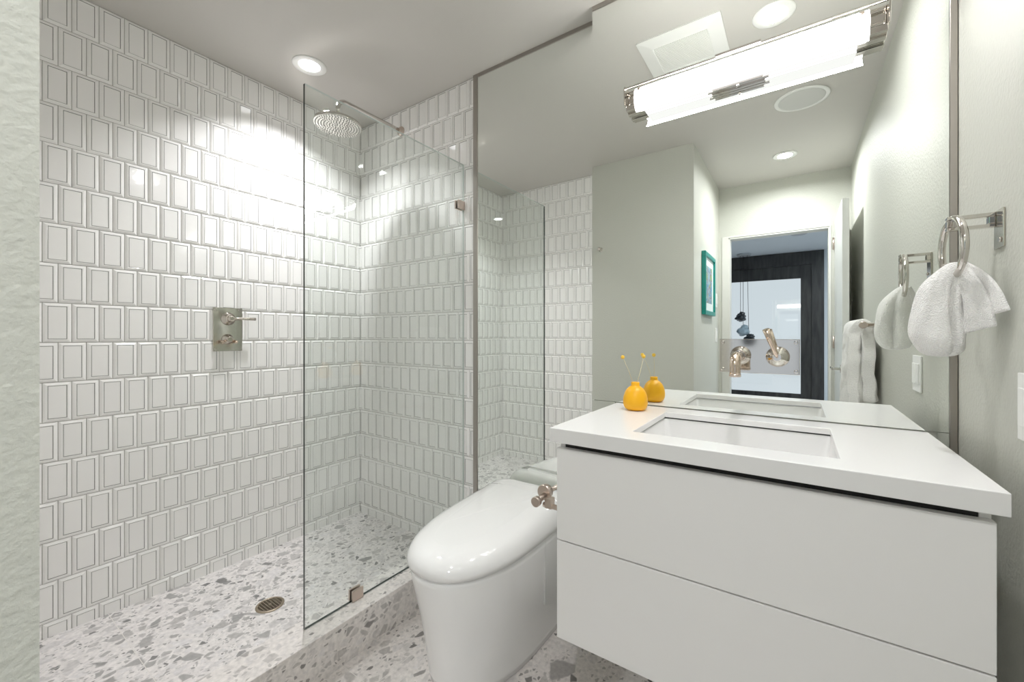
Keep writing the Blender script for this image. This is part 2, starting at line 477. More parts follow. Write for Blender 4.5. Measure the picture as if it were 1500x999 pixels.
# ceiling, floors
bm = B(); box(bm, XL - TH, XR + TH, YD - TH, YB + TH, ZC, ZC + TH)
structure('ceiling', bm, [CEIL])
bm = B(); box(bm, -1.3, XR + TH, YD - TH, YB, -TH, 0)
structure('floor', bm, [STONE])
# shower pan, gently falling to the drain
bm = B()
DR = Vector((-1.775, 0.834))
nx, ny = 24, 34
gx = [XL - 0.004 + (XG + 0.02 - 0.10 - XL + 0.004) * i / nx for i in range(nx + 1)]
gy = [YS + (YB - YS) * j / ny for j in range(ny + 1)]
X1P = -1.43
gx = [XL + (X1P - XL) * i / nx for i in range(nx + 1)]
def pan_z(x, y):
    d = (Vector((x, y)) - DR).length
    return ZSH - 0.018 + min(d, 0.9) * 0.022
V = [[bm.verts.new((x, y, pan_z(x, y))) for y in gy] for x in gx]
for i in range(nx):
    for j in range(ny):
        f = bm.faces.new((V[i][j], V[i + 1][j], V[i + 1][j + 1], V[i][j + 1])); f.smooth = True
box(bm, XL, X1P, YS, YB, -0.08, 0.03)
structure('floor_shower', bm, [STONE_SHOWER])
bm = B(); box(bm, X1P, -1.2985, YS, YB - 0.001, 0, ZCURB)
structure('trim_2', bm, [STONE_CURB], bevel=0.002)

# ------------------------------------------------------------------ hall beyond the doorway
YH = -4.72
bm = B(); box(bm, -2.6, 1.9, YH - TH, YD - TH, -TH, 0); structure('floor_hall', bm, [STONE])
bm = B(); box(bm, -2.6, 1.9, YH - TH, YD - TH, ZC + 0.01, ZC + TH); structure('ceiling_hall', bm, [HALLPAINT])
bm = B(); box(bm, -2.7, -2.6, YH - TH, YD - TH, 0, ZC + 0.01); structure('wall_hall_left', bm, [HALLPAINT])
bm = B(); box(bm, 1.9, 2.0, YH - TH, YD - TH, 0, ZC + 0.01); structure('wall_hall_right', bm, [HALLPAINT])
bm = B(); box(bm, -2.6, -1.35, YH - TH, YH, 0, ZC + 0.01); box(bm, 0.335, 1.9, YH - TH, YH, 0, ZC + 0.01); structure('wall_hall_far', bm, [HALLPAINT])
bm = B(); box(bm, XR + TH, 1.9, YD - TH, YD - TH + 0.02, 0, ZC + 0.01); box(bm, -2.6, XL - TH, YD - TH, YD - TH + 0.02, 0, ZC + 0.01)
structure('wall_hall_near', bm, [HALLPAINT])
# black-framed daylit window wall
bm = B()
def frame(bm, x0, x1, z0, z1, y0, y1, w, wt=None, wb=None):
    wt = w if wt is None else wt; wb = w if wb is None else wb
    box(bm, x0, x0 + w, y0, y1, z0, z1); box(bm, x1 - w, x1, y0, y1, z0, z1)
    box(bm, x0 + w, x1 - w, y0, y1, z1 - wt, z1); box(bm, x0 + w, x1 - w, y0, y1, z0, z0 + wb)
frame(bm, -1.35, 0.333, 0.0, ZC + 0.005, YH - 0.08, YH + 0.02, 0.15, wt=0.20, wb=0.10)
frame(bm, -1.20, 0.183, 0.10, ZC - 0.195, YH - 0.06, YH - 0.005, 0.135, wt=0.20, wb=0.15)
w1 = structure('window_1', bm, [DARKFRAME])
bm = B(); box(bm, -1.066, 0.049, YH - 0.045, YH - 0.035, 0.249, 2.025)
p = link_mesh('pane', bm, [PANE], parent=w1)

# ------------------------------------------------------------------ mirrors
def trim_bar(bm, *a):
    box(bm, *a)
t = Thing('wall_mirror', 'narrow wall mirror beside the shower tiles, behind the toilet', 'mirror', (-0.98, YB, 0.15))
bm = B(); box(bm, -1.281, -0.655, YB - 0.007, YB - 0.002, 0.004, ZC - 0.018); t.part('mirror_glass', bm, [MIRROR])
bm = B(); box(bm, -1.307, -1.281, YB - 0.011, YB - 0.002, 0.004, ZC)
box(bm, -1.281, -0.655, YB - 0.010, YB - 0.002, ZC - 0.018, ZC)
t.part('metal_trim', bm, [NICKEL_TRIM], bevel=0.0012)
t = Thing('vanity_mirror', 'large wall mirror above the white vanity, with metal edge trim', 'mirror', (-0.16, YM, 0.895))
bm = B(); box(bm, -0.654, 0.3195, YM, YM + 0.006, 0.8975, ZC - 0.018); t.part('mirror_glass', bm, [MIRROR])
bm = B()
box(bm, -0.654, -0.563, YM, YM + 0.006, 0.30, 0.8955)
t.part("lower_mirror_strip", bm, [MIRROR])
bm = B(); box(bm, 0.2985, 0.3195, YM, YM + 0.006, 0.30, 0.8955)
t.part('lower_mirror_strip', bm, [MIRROR])
bm = B()
box(bm, 0.320, 0.3345, YM - 0.003, YM + 0.007, 0.30, ZC)
box(bm, -0.654, 0.320, YM - 0.003, YM + 0.007, ZC - 0.018, ZC)
t.part('metal_trim', bm, [NICKEL_TRIM], bevel=0.0012)

# ------------------------------------------------------------------ shower screen
t = Thing('glass_screen', 'clear frameless glass panel standing on the stone curb of the shower', 'glass panel', (XG, 1.16, ZCURB))
bm = B()
fs = box(bm, XG - 0.005, XG + 0.005, 0.757, YB - 0.004, ZCURB + 0.0015, 1.999)
for i, f in enumerate(fs):
    f.material_index = 0 if i in (3, 5) else (1 if i in (0, 2) else 2)
t.part('glass_pane', bm, [SCREEN, GLASS_EDGE, pbr('edge_ceiling_reflection', (0.55, 0.60, 0.575), 0.15)])  # top and far edges pale: reflection of the ceiling put into the colour
def clip(name, y0, y1, z0, z1):
    bm = B(); box(bm, XG - 0.014, XG - 0.0055, y0, y1, z0, z1); box(bm, XG + 0.0055, XG + 0.014, y0, y1, z0, z1)
    t.part(name, bm, [SATIN], bevel=0.0015)
clip('floor_clamp', 0.934, 0.981, ZCURB + 0.001, 0.190)
clip('wall_clamp', 1.520, YB - 0.006, 1.770, 1.812)

# ------------------------------------------------------------------ shower fittings
AX = -1.841
t = Thing('rain_shower', 'round rain shower head on a long nickel arm from the back wall', 'shower head', (AX, YB, 2.30))
bm = B()
pts = [Vector((AX, YB - 0.004, 2.298))] + [Vector((AX, y, 2.298)) for y in (1.50, 1.40, 1.30, 1.24)] + arc((AX, 1.225, 2.253), (0, 0, 1), (0, -1, 0), 0.045, 0, 90, 8)[1:] + [Vector((AX, 1.18, 2.225))]
tube(bm, pts, 0.011, 16); t.part('shower_arm', bm, [NICKEL])
bm = B(); lathe(bm, (AX, YB - 0.001, 2.298), (0, -1, 0), [(0, 0.026), (0.006, 0.026), (0.010, 0.022), (0.012, 0.012), (0.022, 0.012)])
t.part('wall_flange', bm, [SATIN])
HC = Vector((AX, 1.180, 2.165)); HA = Vector((0.0, -0.04, -1)).normalized()
bm = B(); lathe(bm, HC - HA * 0.062, HA, [(0, 0.012), (0.02, 0.015), (0.03, 0.019), (0.036, 0.016), (0.0445, 0.022), (0.0455, 0.102), (0.049, 0.108), (0.062, 0.109), (0.065, 0.106)], 48)
hd = t.part('head_disc', bm, [NICKEL])
bm = B()
a = HA.cross(Vector((1, 0, 0))).normalized(); b_ = HA.cross(a).normalized()
for ri in range(1, 9):
    n = ri * 6
    for k in range(n):
        an = 2 * math.pi * k / n + ri * 0.3
        c = HC + HA * 0.0025 + (a * math.cos(an) + b_ * math.sin(an)) * ri * 0.0125
        lathe(bm, c, HA, [(0, 0.0032), (0.003, 0.0022)], 6)
t.part('nozzles', bm, [pbr('pale_nozzle_rubber', (0.33, 0.325, 0.31), 0.6)], parent=hd)

t = Thing('shower_valve', 'polished rectangular shower control plate with lever on the white tiles', 'shower valve', (XL, 0.851, 1.173))
PX = XL + 0.002
bm = B(); box(bm, PX, PX + 0.006, 0.790, 0.912, 1.072, 1.276); t.part('cover_plate', bm, [NICKEL], bevel=0.0015)
def screw(t, parent, p, ax, r=0.0055, m=NICKEL):
    bm = B(); lathe(bm, p, ax, [(0, r), (0.002, r), (0.0032, r * 0.7)], 16); t.part('screw', bm, [m], parent=parent)
for y in (0.801, 0.901):
    for z in (1.083, 1.265):
        screw(t, None, (PX + 0.006, y, z), (1, 0, 0), 0.006)
hz = 1.224
bm = B(); lathe(bm, (PX + 0.006, 0.851, hz), (1, 0, 0), [(0, 0.030), (0.004, 0.030), (0.006, 0.025), (0.012, 0.024), (0.014, 0.018), (0.034, 0.015), (0.040, 0.013), (0.046, 0.008)])
t.part('lever_hub', bm, [HUB])
bm = B(); tube(bm, [(PX + 0.038, 0.851, hz), (PX + 0.04, 0.88, hz + 0.001), (PX + 0.042, 0.92, hz + 0.001), (PX + 0.043, 0.955, hz + 0.001)], [0.006, 0.0055, 0.007, 0.0075], 14)
t.part('lever', bm, [HUB])
dz_ = 1.128
bm = B(); lathe(bm, (PX + 0.006, 0.848, dz_), (1, 0, 0), [(0, 0.024), (0.004, 0.024), (0.007, 0.017), (0.028, 0.014), (0.032, 0.010)])
t.part('diverter_hub', bm, [HUB])
bm = B(); tube(bm, [(PX + 0.024, 0.822, dz_ - 0.012), (PX + 0.026, 0.848, dz_), (PX + 0.024, 0.874, dz_ - 0.012)], [0.006, 0.0075, 0.006], 12)
lathe(bm, (PX + 0.028, 0.822, dz_ - 0.012), (0, -1, -0.4), [(-0.004, 0.008), (0.008, 0.008)], 16)
lathe(bm, (PX + 0.028, 0.874, dz_ - 0.012), (0, 1, -0.4), [(-0.004, 0.008), (0.008, 0.008)], 16)
t.part('diverter_handle', bm, [BRASSY])

# drain
DZ0 = pan_z(DR.x, DR.y) + 0.001
t = Thing('floor_drain', 'round aged metal drain grate in the shower floor', 'drain', (DR.x, DR.y, DZ0))
bm = B(); lathe(bm, (DR.x, DR.y, DZ0 - 0.01), (0, 0, 1), [(0, 0.050), (0.0095, 0.050), (0.0102, 0.046)], 40)
ringo = t.part('drain_hole_shade', bm, [BLACK])  # black disc: the shade in the grate openings as colour
bm = B()
lathe(bm, (DR.x, DR.y, DZ0), (0, 0, 1), [(0.0, 0.052), (0.003, 0.052), (0.0048, 0.049), (0.0048, 0.043), (0.002, 0.0425)], 40, cap0=False, cap1=False)
R = 0.0435
for i in range(-4, 5):
    y = i * 0.0108
    half = math.sqrt(max(R * R - y * y, 0))
    box(bm, DR.x - half, DR.x + half, DR.y + y - 0.0013, DR.y + y + 0.0013, DZ0 + 0.0015, DZ0 + 0.0042)
for i in range(-6, 7):
    x = i * 0.0067
    half = math.sqrt(max(R * R - x * x, 0))
    box(bm, DR.x + x - 0.0010, DR.x + x + 0.0010, DR.y - half, DR.y + half, DZ0 + 0.001, DZ0 + 0.0038)
lathe(bm, (DR.x, DR.y, DZ0), (0, 0, 1), [(0, 0.006), (0.0046, 0.006)], 16)
t.part('grate', bm, [DRAINM])

# ------------------------------------------------------------------ vanity
CX0, CX1, CY0 = -0.547, 0.2715, 1.0137
t = Thing('vanity_cabinet', 'wall-hung white two-drawer vanity cabinet under the countertop', 'vanity cabinet', (-0.138, 1.25, 0.312))
bm = B()
box(bm, CX0 + 0.001, CX0 + 0.016, CY0 + 0.020, YM - 0.002, 0.314, 0.8545); box(bm, CX1 - 0.016, CX1 - 0.001, CY0 + 0.020, YM - 0.002, 0.314, 0.8545)
box(bm, CX0 + 0.016, CX1 - 0.016, CY0 + 0.020, YM - 0.002, 0.314, 0.330)
t.part('carcass', bm, [LACQUER], bevel=0.001)
bm = B(); box(bm, CX0 + 0.017, CX1 - 0.017, CY0 + 0.020, CY0 + 0.030, 0.80, 0.854); box(bm, CX0 + 0.017, CX1 - 0.017, CY0 + 0.021, CY0 + 0.044, 0.575, 0.590)
t.part('drawer_gap_shade', bm, [BLACK])  # black strips paint the shade inside the gaps above and between the drawers
for z0, z1, lb in ((0.312, 0.5805, 'lower drawer front'), (0.584, 0.836, 'upper drawer front')):
    bm = B(); box(bm, CX0, CX1, CY0, CY0 + 0.019, z0, z1); t.part('drawer_front', bm, [LACQUER], bevel=0.0015)

KX0, KX1, KY0, KZ0, KZ1 = -0.557, 0.281, 0.990, 0.8555, 0.894
SX0, SX1, SY0, SY1 = -0.355, 0.073, 1.074, 1.406
bm = B()
xs = [KX0, SX0, SX1, KX1]; ys = [KY0, SY0, SY1, YM - 0.001]
top = [[bm.verts.new((x, y, KZ1)) for y in ys] for x in xs]; bot = [[bm.verts.new((x, y, 0.8775 if 0 < i_ < 3 and 0 < j_ < 3 else KZ0)) for j_, y in enumerate(ys)] for i_, x in enumerate(xs)]
for i in range(3):
    for j in range(3):
        if (i, j) != (1, 1):
            bm.faces.new((top[i][j], top[i + 1][j], top[i + 1][j + 1], top[i][j + 1])); bm.faces.new((bot[i][j], bot[i][j + 1], bot[i + 1][j + 1], bot[i + 1][j]))
def wallq(a, b):
    bm.faces.new((top[a[0]][a[1]], top[b[0]][b[1]], bot[b[0]][b[1]], bot[a[0]][a[1]]))
for i in range(3):
    wallq((i, 0), (i + 1, 0)); wallq((i, 3), (i + 1, 3)); wallq((0, i), (0, i + 1)); wallq((3, i), (3, i + 1))
for a_, b2 in (((1, 1), (2, 1)), ((2, 1), (2, 2)), ((2, 2), (1, 2)), ((1, 2), (1, 1))):
    wallq(a_, b2)
single('countertop', bm, [QUARTZ], 'white quartz countertop slab with a rectangular sink cutout', 'countertop', (-0.138, 1.245, KZ0), bevel=0.0018)

t = Thing('sink_basin', 'white rectangular undermount sink basin set in the countertop', 'sink', (-0.141, 1.24, 0.74))
bm = B()
ox0, ox1, oy0, oy1 = SX0 - 0.004, SX1 + 0.004, SY0 - 0.004, SY1 + 0.004
def rr(x0, x1, y0, y1, z, r, n=5):
    pts = []
    for cx, cy, a0 in ((x1 - r, y1 - r, 0), (x0 + r, y1 - r, 90), (x0 + r, y0 + r, 180), (x1 - r, y0 + r, 270)):
        for k in range(n + 1):
            an = math.radians(a0 + 90 * k / n); pts.append(Vector((cx + r * math.cos(an), cy + r * math.sin(an), z)))
    return pts
rings = [rr(ox0 - 0.003, ox1 + 0.003, oy0 - 0.003, oy1 + 0.003, 0.8728, 0.016), rr(ox0, ox1, oy0, oy1, 0.8730, 0.014), rr(ox0 + 0.002, ox1 - 0.002, oy0 + 0.002, oy1 - 0.002, 0.868, 0.014),
         rr(ox0 + 0.010, ox1 - 0.010, oy0 + 0.010, oy1 - 0.010, 0.775, 0.02), rr(ox0 + 0.016, ox1 - 0.016, oy0 + 0.016, oy1 - 0.016, 0.760, 0.03),
         rr(ox0 + 0.035, ox1 - 0.035, oy0 + 0.035, oy1 - 0.035, 0.752, 0.04), rr(-0.20, -0.08, 1.18, 1.30, 0.746, 0.05)]
loft(bm, rings, cap0=False, cap1=True)
outer = [rr(ox0 - 0.003, ox1 + 0.003, oy0 - 0.003, oy1 + 0.003, 0.8728, 0.016), rr(ox0 - 0.003, ox1 + 0.003, oy0 - 0.003, oy1 + 0.003, 0.76, 0.03), rr(ox0 + 0.01, ox1 - 0.01, oy0 + 0.01, oy1 - 0.01, 0.735, 0.04)]
loft(bm, outer, cap0=False, cap1=True)
t.part('bowl', bm, [BASINM])
bm = B(); lathe(bm, (-0.14, 1.24, 0.747), (0, 0, 1), [(0, 0.022), (0.003, 0.022), (0.004, 0.018), (0.002, 0.014)]); t.part('sink_drain', bm, [NICKEL])
bm = B(); lathe(bm, (-0.10, SY0 + 0.0065, 0.815), (0, 1, 0), [(0, 0.009), (0.0015, 0.009), (0.001, 0.006)], 20); t.part('overflow_hole', bm, [BLACK])

# ------------------------------------------------------------------ wall faucet on the mirror
t = Thing('wall_faucet', 'polished nickel wall faucet and lever on a rectangular plate on the mirror', 'faucet', (-0.10, YM, 1.08))
bm = B(); box(bm, -0.208, 0.008, YM - 0.006, YM - 0.0005, 1.027, 1.134); t.part('back_plate', bm, [NICKEL], bevel=0.0012)
for x in (-0.198, -0.002):
    for z in (1.037, 1.124):
        screw(t, None, (x, YM - 0.006, z), (0, -1, 0), 0.0055)
sx, sz = -0.147, 1.083
bm = B(); lathe(bm, (sx, YM - 0.006, sz), (0, -1, 0), [(0, 0.029), (0.003, 0.029), (0.006, 0.024), (0.010, 0.023), (0.012, 0.019), (0.020, 0.018), (0.022, 0.0165)]); t.part('spout_rosette', bm, [NICKEL])
bm = B()
pts = [(sx, YM - 0.02, sz), (sx, 1.44, sz), (sx, 1.40, sz)] + [tuple(p) for p in arc((sx, 1.375, sz - 0.028), (0, 0, 1), (0, -1, 0), 0.028, 0, 90, 8)] + [(sx, 1.347, 1.04), (sx, 1.347, 1.030)]
tube(bm, pts, 0.0145, 20)
sp = t.part('spout', bm, [BRASSY])
bm = B(); lathe(bm, (sx, 1.347, 1.034), (0, 0, -1), [(0, 0.0152), (0.007, 0.0152), (0.008, 0.0125)]); t.part('aerator', bm, [SATIN], parent=sp)
lx, lz = -0.048, 1.081
bm = B(); lathe(bm, (lx, YM - 0.006, lz), (0, -1, 0), [(0, 0.031), (0.003, 0.031), (0.006, 0.026), (0.012, 0.025), (0.014, 0.020), (0.022, 0.019), (0.024, 0.014), (0.048, 0.0135), (0.052, 0.010)]); t.part('lever_rosette', bm, [NICKEL])
bm = B(); tube(bm, [(lx, 1.450, lz), (lx - 0.006, 1.444, lz + 0.02), (lx - 0.018, 1.432, lz + 0.055), (lx - 0.027, 1.422, lz + 0.082)], [0.0085, 0.0065, 0.0085, 0.0095], 16)
t.part('lever', bm, [BRASSY])

# ------------------------------------------------------------------ vanity light
t = Thing('vanity_light', 'long horizontal bar light with curved frosted glass shade on the mirror', 'wall light', (-0.153, YM, 1.96))
LX0, LX1 = -0.503, 0.197
bm = B()
box(bm, LX0, LX1, YM - 0.022, YM - 0.0005, 1.968, 2.030)
box(bm, LX0 + 0.004, LX1 - 0.004, YM - 0.030, YM - 0.022, 1.976, 1.984); box(bm, LX0 + 0.004, LX1 - 0.004, YM - 0.030, YM - 0.022, 2.012, 2.020)
t.part('back_channel', bm, [NICKEL], bevel=0.002)
for x in (LX0 - 0.004, LX1):
    bm = B()
    prof = [(-0.001, 2.036), (-0.060, 2.030), (-0.066, 2.018), (-0.064, 1.985), (-0.060, 1.960), (-0.048, 1.960), (-0.040, 1.966), (-0.001, 1.962)]
    loft(bm, [[Vector((x, YM + y, z)) for y, z in prof], [Vector((x + 0.004, YM + y, z)) for y, z in prof]], smooth=False)
    t.part('end_plate', bm, [NICKEL], bevel=0.0008)
bm = B()
cyl(bm, (LX0, YM - 0.040, 2.032), (LX1, YM - 0.040, 2.032), 0.0045, seg=14)
box(bm, -0.215, -0.090, YM - 0.046, YM - 0.034, 2.034, 2.040)
t.part('top_rail', bm, [NICKEL])
bm = B()
box(bm, -0.230, -0.080, YM - 0.012, YM - 0.002, 1.930, 1.938); box(bm, -0.225, -0.085, YM - 0.032, YM - 0.022, 1.932, 1.938); box(bm, -0.240, -0.070, YM - 0.022, YM - 0.012, 1.934, 1.938); lathe(bm, (-0.153, YM - 0.027, 1.934), (0, 0, -1), [(0, 0.006), (0.006, 0.005)], 16)
t.part('center_bracket', bm, [NICKEL], bevel=0.001)
bm = B()
GX0, GX1 = -0.463, 0.157
box(bm, GX0 + 0.02, GX1 - 0.02, YM - 0.060, YM - 0.004, 1.9385, 1.9405)
t.part('bottom_diffuser', bm, [SHADE_DIM])
for x0, x1 in ((LX0, GX0 + 0.02), (GX1 - 0.02, LX1)):
    bm = B(); box(bm, x0, x1, YM - 0.050, YM - 0.004, 1.946, 1.964); box(bm, x0, x1, YM - 0.030, YM - 0.010, 1.940, 1.946); t.part('end_cover', bm, [NICKEL], bevel=0.001)
bm = B()
prof = []
for k in range(15):
    a_ = math.radians(-62 + 124 * k / 14)
    prof.append((-0.040 - 0.046 * math.cos(a_) + 0.0, 1.967 + 0.046 * math.sin(a_)))
inner = [(y + 0.004 * (1 if True else 0), z) for y, z in prof]
r0 = [Vector((0, YM + y, z)) for y, z in prof] + [Vector((0, YM + y, 1.967 + (z - 1.967) * 0.97)) for y, z in reversed(inner)]
loft(bm, [[p_ + Vector((x, 0, 0)) for p_ in r0] for x in (GX0, GX1)])
sh = t.part('glass_shade', bm, [SHADE])
for x in (GX0 + 0.016, GX1 - 0.016):
    bm = B(); lathe(bm, (x, YM - 0.0795, 1.990), (0, -1, 0.5), [(0, 0.006), (0.005, 0.006), (0.006, 0.004)], 16); t.part('glass_screw', bm, [SATIN], parent=sh)
for x0, x1 in ((-0.44, -0.245), (-0.065, 0.135)):
    bm = B(); cyl(bm, (x0, YM - 0.044, 1.985), (x1, YM - 0.044, 1.985), 0.010, seg=20); t.part('lamp_tube', bm, [TUBE])

# ------------------------------------------------------------------ ceiling fittings
def downlight(x, y, label, watts):
    t = Thing('recessed_downlight', label, 'ceiling light', (x, y, ZC), 'recessed ceiling downlights')
    bm = B(); lathe(bm, (x, y, ZC - 0.0005), (0, 0, -1), [(0, 0.074), (0.003, 0.074), (0.005, 0.068), (0.004, 0.048), (0.001, 0.046)], 40, cap0=True, cap1=False); t.part('trim_ring', bm, [PLASTIC])
    bm = B(); lathe(bm, (x, y, ZC - 0.001), (0, 0, -1), [(0, 0.0465), (0.0012, 0.0465), (0.002, 0.043)], 32); t.part('diffuser', bm, [LAMP])
    ld = bpy.data.lights.new('downlight_beam', 'AREA'); ld.shape = 'DISK'; ld.size = 0.084; ld.spread = math.radians(118 if x < -1 else 165)
    ld.energy = watts; ld.color = (0.985, 0.985, 1.0)
    lo = bpy.data.objects.new('downlight_beam', ld); COL.objects.link(lo); lo.location = (0, 0, -0.006); lo.parent = t.o
    return t.o
d0 = downlight(-1.893, 1.067, 'round white downlight in the ceiling over the shower', DOWNLIGHT_WATTS[0])
for (x, y, lb, w_) in ((-0.076, 1.060, 'round downlight above the vanity, seen in the mirror beside the fan grille', DOWNLIGHT_WATTS[1]), (-0.070, -0.500, 'round downlight near the doorway, seen small in the mirror', DOWNLIGHT_WATTS[2])):
    c = copy_tree(d0); c.location = (x, y, ZC); c['label'] = lb
    for ch in c.children:
        if ch.type == 'LIGHT':
            ch.data = ch.data.copy(); ch.data.energy = w_; ch.data.spread = math.radians(165)
t = Thing('ceiling_speaker', 'flat round white speaker in the ceiling, seen in the mirror', 'speaker', (0.02, 0.285, ZC))
bm = B(); lathe(bm, (0.02, 0.285, ZC - 0.0005), (0, 0, -1), [(0, 0.125), (0.004, 0.125), (0.006, 0.120), (0.005, 0.106), (0.004, 0.105)], 48, cap1=False); t.part('rim', bm, [PLASTIC])
bm = B(); lathe(bm, (0.02, 0.285, ZC - 0.001), (0, 0, -1), [(0, 0.1055), (0.004, 0.1055), (0.0048, 0.100)], 48); t.part('grille', bm, [SPEAKERM])
t = Thing('exhaust_fan', 'square white exhaust fan grille in the ceiling, seen in the mirror', 'vent', (-0.414, 1.05, ZC))
fx0, fx1, fy0, fy1 = -0.580, -0.247, 0.895, 1.205
bm = B()
loft(bm, [rr(fx0, fx1, fy0, fy1, ZC - 0.001, 0.006), rr(fx0, fx1, fy0, fy1, ZC - 0.006, 0.006), rr(fx0 + 0.055, fx1 - 0.055, fy0 + 0.055, fy1 - 0.055, ZC - 0.016, 0.01), rr(fx0 + 0.058, fx1 - 0.058, fy0 + 0.058, fy1 - 0.058, ZC - 0.010, 0.01)], cap0=True, cap1=False, smooth=False)
t.part('cover', bm, [PLASTIC])
bm = B()
n = 26
for i in range(n):
    y = fy0 + 0.060 + (fy1 - fy0 - 0.120) * i / (n - 1)
    box(bm, fx0 + 0.056, fx1 - 0.056, y - 0.0022, y + 0.0022, ZC - 0.014, ZC - 0.009)
t.part('louvers', bm, [PLASTIC])
bm = B(); box(bm, fx0 + 0.057, fx1 - 0.057, fy0 + 0.057, fy1 - 0.057, ZC - 0.0085, ZC - 0.0075); t.part('louver_gap_shade', bm, [pbr('fan_shadow_plate', (0.22, 0.22, 0.21), 0.8)])  # dark plate: shade between the louvers put into its colour

# ------------------------------------------------------------------ toilet
TX = -0.943
def toilet_outline(z, yf, hw, yb, wb, n=22, p=2.3, yw=None):
    """plan outline: superelliptic nose, near straight sides, rounded square back"""
    pts = []
    ym = yw if yw is not None else yf + 0.34
    for k in range(n + 1):      # nose, right to left
        a_ = math.pi * k / n
        c, s_ = math.cos(a_), math.sin(a_)
        x = hw * math.copysign(abs(c) ** (2 / p), c); y = ym - (ym - yf) * abs(s_) ** (2 / p)
        pts.append((x, y))
    m = 8
    left = []
    for k in range(1, m):       # left side to the back
        q = k / m
        left.append((-(hw + (wb - hw) * q * q), ym + (yb - 0.05 - ym) * q))
    bk = []
    for k in range(7):
        a_ = math.radians(180 - 90 * k / 6); bk.append((-(wb - 0.05) + 0.05 * math.cos(a_), yb - 0.05 + 0.05 * math.sin(a_)))
    full = pts + left + bk + [(-x, y) for x, y in reversed(bk)] + [(-x, y) for x, y in reversed(left)]
    return [Vector((TX + x, y, z)) for x, y in full]
t = Thing('toilet', 'white skirted one-piece toilet with closed lid between shower curb and vanity', 'toilet', (TX, 1.2, 0))
bm = B()
loft(bm, [toilet_outline(0.002, 0.968, 0.170, 1.535, 0.172), toilet_outline(0.03, 0.962, 0.173, 1.538, 0.175), toilet_outline(0.12, 0.950, 0.176, 1.54, 0.178),
          toilet_outline(0.24, 0.925, 0.180, 1.54, 0.181), toilet_outline(0.33, 0.902, 0.184, 1.54, 0.184), toilet_outline(0.375, 0.893, 0.186, 1.54, 0.186), toilet_outline(0.3995, 0.890, 0.187, 1.54, 0.187), toilet_outline(0.4010, 0.896, 0.181, 1.536, 0.181)])
body = t.part('bowl_body', bm, [CERAMIC])
bm = B(); box(bm, TX + 0.1790, TX + 0.1868, 1.315, 1.3162, 0.16, 0.400); t.part('side_panel_seam', bm, [pbr('grey_seam', (0.55, 0.55, 0.54), 0.5)], parent=body)
YHG = 1.430
def clip_y(pts, lo=None, hi=None):
    return [Vector((p_.x, max(lo, p_.y) if lo is not None else min(hi, p_.y), p_.z)) for p_ in pts]
LIDP = [(0.0, 0.006), (0.04, 0.0), (0.25, -0.003), (0.45, 0.000), (0.62, 0.006), (0.76, 0.015), (0.87, 0.028), (0.94, 0.045), (1.0, 0.080)]
def lid_outline(h_, i):
    o = toilet_outline(0.0, 0.882 + i, 0.194 - i, 1.542 - i * 0.5, 0.194 - i)
    return [Vector((p_.x, p_.y, 0.4045 + h_ * (0.066 + 0.042 * max(0.0, min(1.0, (p_.y - 0.88) / 0.60))))) for p_ in o]
bm = B()
loft(bm, [clip_y(lid_outline(h_, i), hi=YHG) for h_, i in LIDP], cap0=True, cap1=True)
t.part('lid', bm, [CERAMIC])
bm = B()
loft(bm, [clip_y(lid_outline(h_, i), lo=YHG + 0.002) for h_, i in LIDP], cap0=True, cap1=True)
rear = t.part('rear_housing', bm, [CERAMIC])
bm = B(); box(bm, TX + 0.09, TX + 0.098, 1.5435, 1.5455, 0.440, 0.450); t.part('power_light', bm, [BLACK], parent=rear)
bm = B(); box(bm, TX + 0.0, TX + 0.020, 1.5435, 1.5455, 0.430, 0.458)
t.part('rear_sticker', bm, [BLACK], parent=rear, label='small black sticker on the back')

# ------------------------------------------------------------------ toilet paper holder on the cabinet side
t = Thing('paper_holder', 'small brushed nickel toilet paper holder on the left cabinet side', 'toilet paper holder', (CX0, 1.1, 0.67))
bm = B(); lathe(bm, (CX0 + 0.001, 1.24, 0.668), (-1, 0, 0), [(0, 0.022), (0.006, 0.022), (0.008, 0.009), (0.060, 0.009)], 24)
tube(bm, [(CX0 - 0.056, 1.24, 0.668), (CX0 - 0.075, 1.20, 0.666), (CX0 - 0.094, 1.11, 0.660)], 0.007, 14)
t.part('wall_post', bm, [SATIN])
bm = B(); lathe(bm, (CX0 - 0.095, 1.125, 0.662), (0, -1, 0), [(0, 0.022), (0.018, 0.0235), (0.021, 0.021)], 28)
disc = t.part('end_disc', bm, [SATIN])
bm = B(); cyl(bm, (CX0 - 0.091, 1.110, 0.655), (CX0 - 0.091, 1.056, 0.652), 0.009); lathe(bm, (CX0 - 0.091, 1.062, 0.652), (0, -1, 0), [(0, 0.0145), (0.013, 0.015), (0.015, 0.0135)])
t.part('end_knob', bm, [SATIN], parent=disc)
bm = B(); cyl(bm, (CX0 - 0.082, 1.082, 0.637), (CX0 + 0.001, 1.082, 0.637), 0.0075); box(bm, CX0 - 0.072, CX0 - 0.050, 1.070, 1.094, 0.632, 0.662)
t.part('roll_arm', bm, [SATIN], bevel=0.001)

